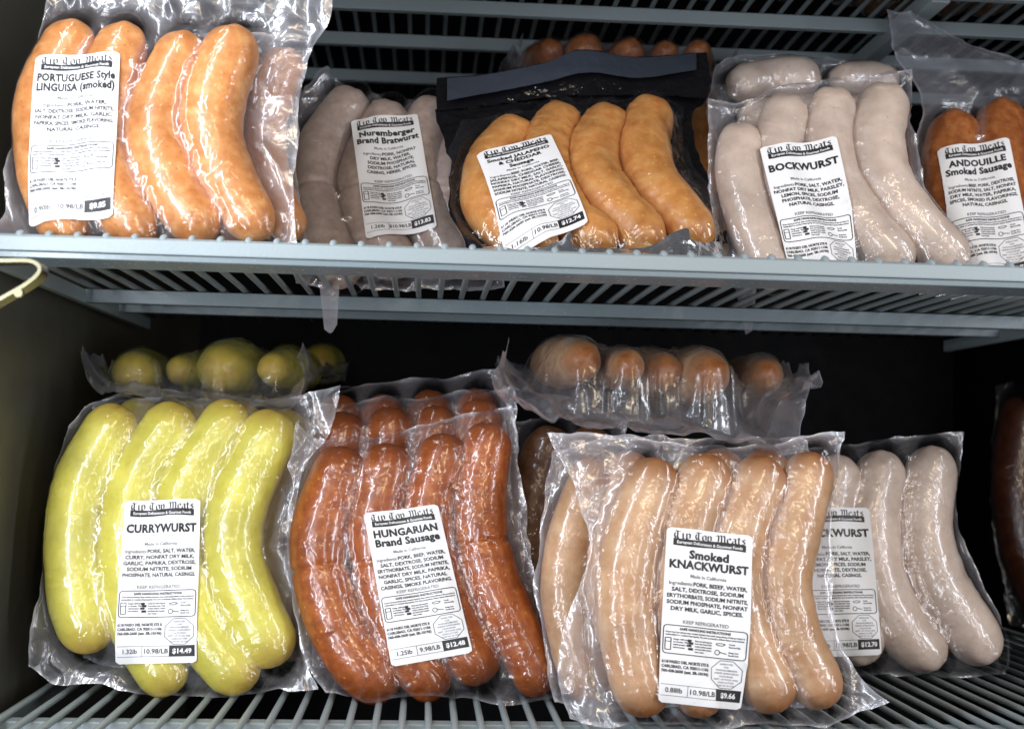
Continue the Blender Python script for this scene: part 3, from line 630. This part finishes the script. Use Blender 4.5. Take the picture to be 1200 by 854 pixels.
standing('sausage_pack', 'yellow sausage pack standing hidden behind the upright CURRYWURST pack, only its tips showing', 'curry', (215, 640, .80, 8, 0),
  [([(168, 488), (128, 570), (122, 640), (140, 730)], 29), ([(228, 490), (188, 570), (182, 640), (200, 730)], 28), ([(285, 492), (250, 570), (244, 640), (262, 730)], 28), ([(338, 500), (305, 575), (300, 640), (318, 730)], 28)],
  dict(top=[(108, 470), (170, 456), (230, 458), (300, 462), (376, 468)], right=[(376, 468), (350, 600), (362, 772)], bottom=[(96, 772), (220, 780), (362, 772)], left=[(108, 470), (90, 600), (96, 772)]), step=.002)
lying('sausage_pack', 'yellow sausage pack lying flat on the upright yellow packs, blunt ends facing out', 'curry', (230, 440, .81),
  [(150, 436, 31, .815), (206, 433, 23, .835), (255, 430, 36, .805), (316, 431, 25, .815)],
  [(93, 408, .80), (104, 442, .785), (128, 466, .77), (200, 474, .765), (270, 480, .762), (334, 476, .765), (356, 444, .775), (346, 414, .80)], side=.006, drift=[-.012, .004, .002, .014], wrinkle=2.0, flutter=2.2)
lying('sausage_pack', 'dim yellow sausage pack in the shadow right behind the flat yellow pack', 'curry', (385, 430, 1.16),
  [(372, 424, 24, 1.22), (328, 422, 22, 1.22)], [(300, 440, 1.19), (350, 450, 1.18), (404, 446, 1.19)], side=.006, step=.002)

hung_s = [([(402, 545), (376, 619), (379, 685), (409, 757), (446, 798)], [30, 33, 33, 32]),
          ([(456, 540), (439, 613), (445, 680), (473, 757), (506, 798)], [30, 31, 31, 27]),
          ([(522, 529), (503, 602), (514, 680), (542, 746), (560, 780)], [28, 31, 31, 29]),
          ([(572, 514), (561, 602), (577, 680), (608, 745), (630, 795)], [25, 31, 32, 26])]
HUNG_I = ['Ingredients: PORK, BEEF, WATER,', 'SALT, DEXTROSE, SODIUM', 'ERYTHORBATE, SODIUM NITRITE,', 'NONFAT DRY MILK, PAPRIKA,', 'GARLIC, SPICES, NATURAL', 'CASINGS, SMOKE FLAVORING.']
standing('sausage_pack', 'vacuum pack of four red brown sausages with a HUNGARIAN Brand Sausage label', 'hungarian', (495, 690, .735, 10, 0), hung_s,
  dict(top=[(352, 494, .012), (380, 516), (440, 511), (500, 497), (548, 486), (602, 470, .008)], right=[(602, 470, .008), (610, 560), (622, 640), (640, 720), (662, 812, .004)],
       bottom=[(378, 812), (440, 824), (520, 816), (600, 822), (662, 812, .004)], left=[(352, 494, .012), (338, 570, .004), (332, 640), (348, 730), (378, 812)]),
  dict(cor=[(426.6, 602), (513, 591), (554, 764), (459, 781)], text=(['HUNGARIAN', 'Brand Sausage'], HUNG_I, '1.25lb', '9.98/LB', '$12.48')), pinch=.8)
def hung_b(dx, dy, s): return [([(405+dx, 502+dy), (385+dx, 570+dy), (385+dx, 650+dy), (415+dx, 740+dy)], 27*s), ([(459+dx, 497+dy), (445+dx, 570+dy), (448+dx, 650+dy), (478+dx, 740+dy)], 28*s),
                               ([(513+dx, 494+dy), (500+dx, 570+dy), (506+dx, 650+dy), (534+dx, 740+dy)], 26*s), ([(563+dx, 486+dy), (552+dx, 570+dy), (562+dx, 650+dy), (590+dx, 740+dy)], 26*s)]
standing('sausage_pack', 'red brown sausage pack directly behind the HUNGARIAN labelled pack, its rounded tips showing above it', 'hungarian', (495, 640, .785, 9, 0), hung_b(0, 0, 1),
  dict(top=[(366, 470, .004), (400, 474), (450, 466), (510, 464), (560, 456), (606, 452, .01)], right=[(606, 452, .01), (608, 600), (630, 780)], bottom=[(372, 780), (500, 788), (630, 780)], left=[(366, 470, .004), (350, 600), (372, 780)]), step=.0016)
standing('sausage_pack', 'rearmost red brown sausage pack of the three, its dark tips just visible at the top', 'hungarian', (500, 620, .84, 8, 0), hung_b(46, -22, .92)[:3]+hung_b(-6, -22, .92)[:1],
  dict(top=[(384, 456), (440, 444), (500, 446), (540, 440), (585, 432)], right=[(585, 432), (606, 600), (640, 752)], bottom=[(388, 752), (500, 760), (640, 752)], left=[(384, 456), (370, 600), (388, 752)]), step=.002)

knack_s = [([(768, 559), (741, 636), (733, 704), (742, 770), (756, 816)], [31, 35, 34, 30]),
           ([(829, 553), (804, 614), (796, 687), (804, 767), (822, 818)], [30, 33, 32, 28]),
           ([(893, 556), (866, 620), (860, 690), (880, 760), (906, 812)], [29, 33, 33, 30]),
           ([(950, 550), (928, 625), (917, 687), (932, 753), (962, 808)], [27, 32, 32, 28])]
KNACK_I = ['Ingredients: PORK, BEEEF, WATER,', 'SALT, DEXTROSE, SODIUM', 'ERYTHORBATE, SODIUM NITRITE,', 'SODIUM PHOSPHATE, NONFAT', 'DRY MILK, GARLIC, SPICES.']
standing('sausage_pack', 'vacuum pack of four tan sausages standing at the front with a Smoked KNACKWURST label', 'knack', (830, 700, .665, 8, 3), knack_s,
  dict(top=[(640, 512, .006), (700, 506), (770, 518), (850, 522), (920, 514), (990, 507, .010)], right=[(990, 507, .010), (982, 560, .003), (974, 640), (976, 720), (1000, 780), (1043, 822, .014)],
       bottom=[(668, 842, .010), (720, 850), (800, 850), (880, 848), (980, 846), (1043, 822, .014)], left=[(640, 512, .006), (684, 590), (680, 680), (656, 765, .012), (668, 842, .010)]),
  dict(cor=[(781, 617), (881, 628), (874, 833), (771, 822)], text=(['Smoked', 'KNACKWURST'], KNACK_I, '0.88lb', '10.98/LB', '$9.66')), film=FILM_MILKY)
standing('sausage_pack', 'tan sausage pack behind the Smoked KNACKWURST pack, showing one curved side at its left', 'knack', (760, 680, .715, 8, 0),
  [([(697, 556), (672, 620), (662, 690), (676, 760), (690, 800)], 27), ([(740, 548), (716, 620), (706, 690), (722, 760), (735, 800)], 27), ([(846, 546), (830, 620), (822, 690), (836, 790)], 28), ([(900, 546), (882, 620), (876, 690), (890, 790)], 28)],
  dict(top=[(648, 530, .006), (690, 514), (760, 512), (850, 514), (948, 516)], right=[(948, 516), (940, 680), (950, 824)], bottom=[(652, 822), (780, 830), (950, 824)], left=[(648, 530, .006), (634, 620), (628, 700), (652, 822)]), step=.0016, film=FILM_MILKY)
lying('sausage_pack', 'tan sausage pack lying on top with a wrinkled sheet of film hanging in front', 'knack', (780, 450, .735),
  [(686, 421, 33, .745), (740, 428, 27, .735), (785, 434, 31, .75), (838, 438, 36, .735), (904, 438, 27, .78)],
  [(598, 394, .76), (578, 449, .715), (628, 474, .708), (676, 494, .704), (760, 508, .702), (850, 519, .701), (931, 530, .70), (940, 480, .715), (964, 442, .77)], film=FILM_MILKY, wrinkle=2.2, flutter=2.2, side=.004, drift=[-.01, 0, 0, .005, .01])
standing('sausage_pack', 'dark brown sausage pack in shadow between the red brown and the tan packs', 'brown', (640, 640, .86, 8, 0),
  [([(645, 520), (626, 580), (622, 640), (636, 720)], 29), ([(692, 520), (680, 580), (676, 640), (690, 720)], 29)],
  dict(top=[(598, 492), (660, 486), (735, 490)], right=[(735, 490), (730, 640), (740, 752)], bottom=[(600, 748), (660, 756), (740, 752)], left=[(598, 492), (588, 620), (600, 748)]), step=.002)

bock_l = [([(930, 560), (914, 620), (920, 690), (950, 755)], 29), ([(981, 553), (972, 614), (980, 687), (1009, 758)], [28, 30, 30, 29]),
          ([(1033, 549), (1020, 614), (1031, 687), (1060, 738), (1086, 764)], [29, 31, 32, 30]), ([(1093, 543), (1083, 614), (1099, 682), (1131, 731), (1150, 757)], [27, 30, 33, 28])]
BOCK_I = ['Ingredients: PORK, SALT, WATER,', 'NONFAT DRY MILK, PARSLEY,', 'LEMON, SPICES, SODIUM', 'PHOSPHATE, DEXTROSE,', 'NATURAL CASINGS.']
standing('sausage_pack', 'pale bockwurst pack on the lower shelf at the right, half behind the Smoked KNACKWURST pack', 'bockwurst', (1040, 680, .83, 10, -4), bock_l,
  dict(top=[(905, 528), (980, 522), (1040, 516), (1085, 512), (1130, 506, .004)], right=[(1130, 506, .004), (1122, 590), (1140, 660), (1172, 730), (1178, 788, .004)], bottom=[(900, 784), (1000, 794), (1100, 792), (1178, 788, .004)], left=[(905, 528), (890, 640), (900, 784)]),
  dict(cor=[(935, 594), (1017, 595), (1034, 767), (952, 770)], text=(['BOCKWURST'], BOCK_I, '1.06lb', '11.98/LB', '$12.70')))
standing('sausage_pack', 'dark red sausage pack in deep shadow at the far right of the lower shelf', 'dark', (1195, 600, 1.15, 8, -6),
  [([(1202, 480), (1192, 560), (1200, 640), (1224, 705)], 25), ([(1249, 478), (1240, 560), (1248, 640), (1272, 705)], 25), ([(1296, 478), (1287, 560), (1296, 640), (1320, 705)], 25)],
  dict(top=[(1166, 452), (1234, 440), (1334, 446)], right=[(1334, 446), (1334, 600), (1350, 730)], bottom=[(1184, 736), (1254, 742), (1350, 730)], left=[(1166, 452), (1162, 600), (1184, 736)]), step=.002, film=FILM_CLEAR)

# ------------------------------------------------------------------ upper shelf
ling_s = [([(86, 46), (62, 92), (52, 140), (54, 200), (68, 245), (80, 266)], [29, 33, 33, 30]),
          ([(146, 48), (121, 116), (117, 180), (138, 240), (160, 268)], [28, 34, 33, 29]),
          ([(215, 58), (188, 123), (183, 170), (205, 226), (234, 264)], [26, 33, 34, 29]),
          ([(275, 52), (250, 118), (250, 167), (272, 220), (298, 262)], [29, 34, 34, 27])]
LING_I = ['Ingredients: PORK, WATER,', 'SALT, DEXTROSE, SODIUM NITRITE,', 'NONFAT DRY MILK, GARLIC,', 'PAPRIKA, SPICES, SMOKE FLAVORING,', 'NATURAL CASINGS.']
standing('sausage_pack', 'four orange sausages in a vacuum pack with a white PORTUGUESE Style LINGUISA label', 'linguisa', (165, 160, .65, 12, 3), ling_s,
  dict(top=[(66, -30, .006), (130, -34), (220, -30), (310, -34), (396, -22, .012)], right=[(396, -22, .012), (386, 20, .006), (362, 66), (348, 140), (340, 220), (346, 296)],
       bottom=[(-8, 284, .010), (60, 290), (150, 292), (250, 294), (346, 296)], left=[(66, -30, .006), (46, 30), (26, 110), (12, 190), (10, 246), (-8, 284, .010)]),
  dict(cor=[(42, 66), (141, 62), (132, 253), (29, 259)], text=(['PORTUGUESE Style', 'LINGUISA (smoked)'], LING_I, '0.90lb', '10.98/LB', '$9.85'), ink=INK))
standing('sausage_pack', 'orange sausage pack tucked behind the LINGUISA pack, one sausage showing at its right edge', 'linguisa', (330, 160, .70, 12, 2),
  [([(335, 72), (318, 120), (312, 170), (322, 225), (338, 268)], 22), ([(276, 72), (258, 120), (254, 170), (266, 225), (284, 268)], 24)],
  dict(top=[(236, 40), (300, 36), (362, 44)], right=[(362, 44), (352, 150), (352, 240), (366, 302)], bottom=[(240, 302), (300, 304), (366, 302)], left=[(236, 40), (226, 170), (240, 302)]), step=.0016)
nur_s = [([(411, 122), (380, 164), (367, 210), (374, 258), (389, 297), (402, 318)], [26, 27, 27, 26]),
         ([(456, 138), (432, 183), (422, 224), (437, 272), (462, 306)], 27), ([(507, 133), (490, 183), (493, 230), (511, 276), (530, 306)], [26, 29, 29, 27]), ([(546, 160), (529, 206), (534, 250), (548, 282), (564, 308)], 23)]
NUR_I = ['Ingredients: PORK, NONFAT', 'DRY MILK, WATER,', 'SODIUM PHOSPHATE,', 'DEXTROSE, NATURAL', 'CASING, HERBS, SPICES.']
nroot, nfr = standing('sausage_pack', 'vacuum pack of grey bratwurst with a Nuremberger Brand Bratwurst label', 'nuremberg', (460, 215, .80, 22, 0), nur_s,
  dict(top=[(346, 116), (383, 80, .012), (398, 98), (440, 110), (480, 120), (520, 112), (582, 132)], right=[(582, 132), (570, 220), (590, 334)], bottom=[(346, 334), (460, 342), (590, 334)], left=[(346, 116), (338, 200), (340, 270), (346, 334)]),
  dict(cor=[(411, 141), (489, 135), (512, 270), (429, 281)], text=(['Nuremberger', 'Brand Bratwurst'], NUR_I, '1.26lb', '$10.98/LB', '$13.83')), pinch=.6)
jal_s = [([(604, 158), (577, 192), (570, 231), (591, 264), (634, 284)], [27, 30, 30, 24]), ([(657, 142), (641, 178), (643, 217), (668, 258), (704, 280)], [26, 30, 31, 24]),
         ([(712, 144), (694, 184), (700, 220), (726, 252), (758, 278)], [26, 31, 32, 26]), ([(762, 135), (753, 176), (764, 217), (792, 248), (814, 272)], [27, 31, 31, 27])]
JAL_I = ['Ingredients: BEEF, PORK, WATER, BEEF,', 'JALAPENOS, CHEDDAR CHEESE,', 'NONFAT DRY MILK, SALT, GARLIC,', 'PAPRIKA, NATURAL FLAVORINGS,', 'SODIUM PHOSPHATE, DEXTROSE,', 'SODIUM NITRITE, NATURAL CASINGS.']
jroot, jfr = standing('sausage_pack', 'black backed vacuum pack of golden cheddar sausages lying tilted back in the middle', 'cheddar', (690, 220, .74, 42, 0), jal_s,
  dict(top=[(546, 146), (590, 138), (640, 126), (690, 118), (750, 116), (800, 122)], right=[(800, 122), (806, 170), (830, 220), (852, 282)], bottom=[(548, 296), (620, 304), (700, 306), (780, 304), (852, 282)], left=[(546, 146), (528, 190), (526, 230), (548, 296)]),
  dict(cor=[(558, 181), (645, 161.6), (690, 257), (595, 286)], text=(['Smoked JALAPENO', '& CHEDDAR', 'Sausage'], JAL_I, '1.16lb', '10.98/LB', '$12.74'), stiff=700), film=FILM_CLEAR,
  backing=dict(top=[(512, 128, 0), (560, 126), (640, 112), (680, 100), (750, 108), (830, 112)], right=[(830, 112), (812, 140), (836, 220), (856, 284)], bottom=[(546, 300), (620, 308), (700, 310), (780, 308), (856, 284)], left=[(512, 128), (528, 190), (524, 230), (546, 300)]))
def sheet_part(fr, root, name, mat, o, amp, step=.002, seed=5, thick=.0003, bend=0, lean=None):
    """a crumpled flat strip of the pouch, with thickness"""
    O = {k: [fr.px(*p)[0] for p in v] for k, v in o.items()}
    P, ed, ay = coons(O['top'], O['right'], O['bottom'], O['left'], step); ny, nx = ed.shape
    w = P[..., 2]+amp*(fbm(P[..., 0]/.022, P[..., 1]/.03, seed)-.45)*2+amp*.6*(ridge(P[..., 0]/.015, P[..., 1]/.02, seed+3)**3)
    A = np.stack([P[..., 0], P[..., 1]-fr.vb, w], -1).reshape(-1, 3); n = len(A)
    f = np.vstack([grid_faces(ny, nx, 0, True), grid_faces(ny, nx, n)])
    return link(name, gmesh(name, np.vstack([A, A-np.array([0, 0, thick])]), f, {'haze': np.full(2*n, .5)}), mat, root)
sheet_part(nfr, nroot, 'film_corner', FILM_MILKY, dict(top=[(374, 330), (398, 331)], right=[(398, 331), (395, 380, .004)], bottom=[(380, 386, .001), (388, 390, .004), (395, 380, .004)], left=[(374, 330), (380, 386, .001)]), .0015, .0015, thick=.0002)
# the upper flap of the black pouch: black margin, slate heat-seal band in front of it
sheet_part(jfr, jroot, 'pouch_flap', BLACK_FILM, dict(top=[(512, 92, .010), (570, 87, .012), (640, 73, .016), (680, 59, .02), (746, 67, .014), (828, 62, .012)], right=[(828, 62, .012), (832, 90, .010), (829, 116, .006)],
   bottom=[(512, 130, .004), (570, 124, .002), (650, 114, .003), (740, 112, .003), (829, 116, .006)], left=[(512, 92, .010), (511, 110, .008), (512, 130, .004)]), .0016, seed=21)
sheet_part(jfr, jroot, 'seal_band', BAND, dict(top=[(524, 92, .0125), (570, 87.5, .0145), (640, 73.5, .0185), (680, 59.5, .0225), (746, 67.5, .0165), (816, 63, .0145)], right=[(816, 63, .0145), (816, 82, .0145)],
   bottom=[(524, 118, .0115), (580, 108, .0125), (640, 97, .0145), (690, 86, .017), (750, 93, .0135), (816, 84, .0135)], left=[(524, 92, .0125), (524, 118, .0115)]), .0006, seed=21)
sheet_part(jfr, jroot, 'foil_edge', SILVER, dict(top=[(566, 290, .004), (620, 292, .010), (655, 284, .012), (668, 272, .016), (680, 292, .014), (760, 290, .012), (788, 274, .02), (806, 268, .022), (812, 284, .018), (846, 284, .006)], right=[(846, 284, .006), (848, 312, .004)],
   bottom=[(560, 312, .012), (640, 314, .016), (700, 315, .018), (780, 316, .018), (848, 312, .004)], left=[(566, 290, .004), (560, 312, .012)]), .003, seed=8)
lying('sausage_pack', 'reddish smoked sausage pack lying behind the black backed pack, its tops above the black flap', 'andouille', (735, 60, .90),
  [(648, 54, 23, .91), (690, 51, 27, .90), (742, 54, 24, .90), (784, 56, 21, .90), (822, 55, 21, .90)], [(612, 44, .88), (616, 84, .85), (690, 92, .845), (780, 90, .845), (850, 84, .85), (868, 58, .87)], side=.004, drift=[-.02, -.01, 0, .01, .01], film=FILM_MILKY)
sroot, sfr = standing('sausage_pack', 'orange smoked sausage pack squeezed upright between the black backed pack and the bockwurst pack', 'cheddar', (835, 220, .875, 16, 0),
  [([(822, 118), (814, 170), (816, 230), (832, 296)], 22), ([(770, 130), (762, 180), (764, 240), (780, 300)], 22)],
  dict(top=[(740, 102), (800, 96), (866, 100)], right=[(866, 100), (858, 200), (868, 326)], bottom=[(744, 330), (810, 332), (868, 326)], left=[(740, 102), (736, 200), (744, 330)]), step=.0016)
bock_u = [([(868, 162), (866, 205), (878, 255), (897, 303), (908, 320)], [24, 26, 27, 25]), ([(921, 130), (911, 172), (914, 218), (936, 271), (962, 312)], [26, 28, 28, 26]),
          ([(976, 122), (970, 164), (978, 210), (1009, 263), (1050, 304)], [26, 27, 29, 26]), ([(1037, 118), (1025, 164), (1036, 216), (1073, 263), (1114, 300)], [27, 31, 32, 25])]
standing('sausage_pack', 'vacuum pack of four pale sausages on the upper shelf with a BOCKWURST label', 'bockwurst', (980, 225, .73, 20, 0), bock_u,
  dict(top=[(832, 118, .004), (870, 122), (905, 100), (955, 92), (1005, 90), (1066, 82, .006)], right=[(1066, 82, .006), (1068, 150), (1085, 220), (1120, 270), (1156, 330)], bottom=[(846, 332), (950, 338), (1050, 338), (1156, 330)], left=[(832, 118, .004), (826, 190), (836, 260), (846, 332)]),
  dict(cor=[(890, 173), (978.5, 162), (1015, 323), (929, 328)], text=(['BOCKWURST'], BOCK_I, '1.10lb', '11.98/LB', '$12.10')))
standing('sausage_pack', 'dull whitish sausage pack lying sideways behind the upper BOCKWURST pack', 'bockwurst', (950, 100, .84, 25, 0),
  [([(868, 100), (905, 92), (945, 92)], 23), ([(985, 94), (1015, 92), (1040, 96)], 19), ([(880, 140), (940, 136), (1030, 136)], 22)],
  dict(top=[(836, 78), (890, 64), (960, 68), (1062, 74)], right=[(1062, 74), (1066, 120), (1062, 170)], bottom=[(838, 174), (950, 178), (1062, 170)], left=[(836, 78), (832, 120), (838, 174)]), step=.0016, film=FILM_MILKY)
and_s = [([(1119, 150), (1111, 188), (1114, 232), (1129, 278), (1150, 318)], [28, 30, 29, 28]), ([(1174, 136), (1167, 176), (1172, 232), (1190, 290), (1206, 320)], [27, 29, 29, 28]), ([(1232, 130), (1226, 176), (1232, 232), (1250, 300)], 29)]
AND_I = ['Ingredients: BEEF, PORK, DEXTROSE,', 'SODIUM NITRITE, SALT, NONFAT', 'DRY MILK, WATER, PAPRIKA,', 'SPICES, SMOKED FLAVORINGS,', 'NATURAL CASINGS.']
standing('sausage_pack', 'dark orange sausage pack cut by the right edge with an ANDOUILLE Smoked Sausage label', 'andouille', (1165, 230, .79, 20, -2), and_s,
  dict(top=[(1040, 13, .004), (1084, 22, .002), (1122, 46), (1165, 60), (1210, 74), (1290, 86)], right=[(1290, 86), (1280, 200), (1300, 342)], bottom=[(1078, 346), (1180, 352), (1300, 342)], left=[(1040, 13, .004), (1050, 66), (1078, 112), (1078, 200), (1078, 346)]),
  dict(cor=[(1099, 174), (1180, 164), (1213, 322), (1124, 330)], text=(['ANDOUILLE', 'Smoked Sausage'], AND_I, '0.98lb', '10.98/LB', '$10.76')), film=FILM_MILKY)

# ------------------------------------------------------------------ packs lying on the topmost shelf, seen from beneath through its wires
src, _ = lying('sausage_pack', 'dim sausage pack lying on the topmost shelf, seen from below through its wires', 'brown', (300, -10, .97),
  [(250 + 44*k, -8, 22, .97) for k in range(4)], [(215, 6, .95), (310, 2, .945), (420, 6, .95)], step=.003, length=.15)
src.location = (-.14, .19, TZ+.020)
for k in range(1, 4):
    c = src.copy(); COL.objects.link(c); c.location = (-.14+.19*k, .19+.02*(k % 2), TZ+.020)
    for ch in src.children:
        d = ch.copy(); COL.objects.link(d); d.parent = c

sheet_part(sfr, sroot, 'film_corner', FILM_MILKY, dict(top=[(858, 322), (888, 322)], right=[(888, 322), (881, 388, .003)], bottom=[(874, 392, .002), (881, 388, .003)], left=[(858, 322), (874, 392, .002)]), .0015, .0015, thick=.0002)
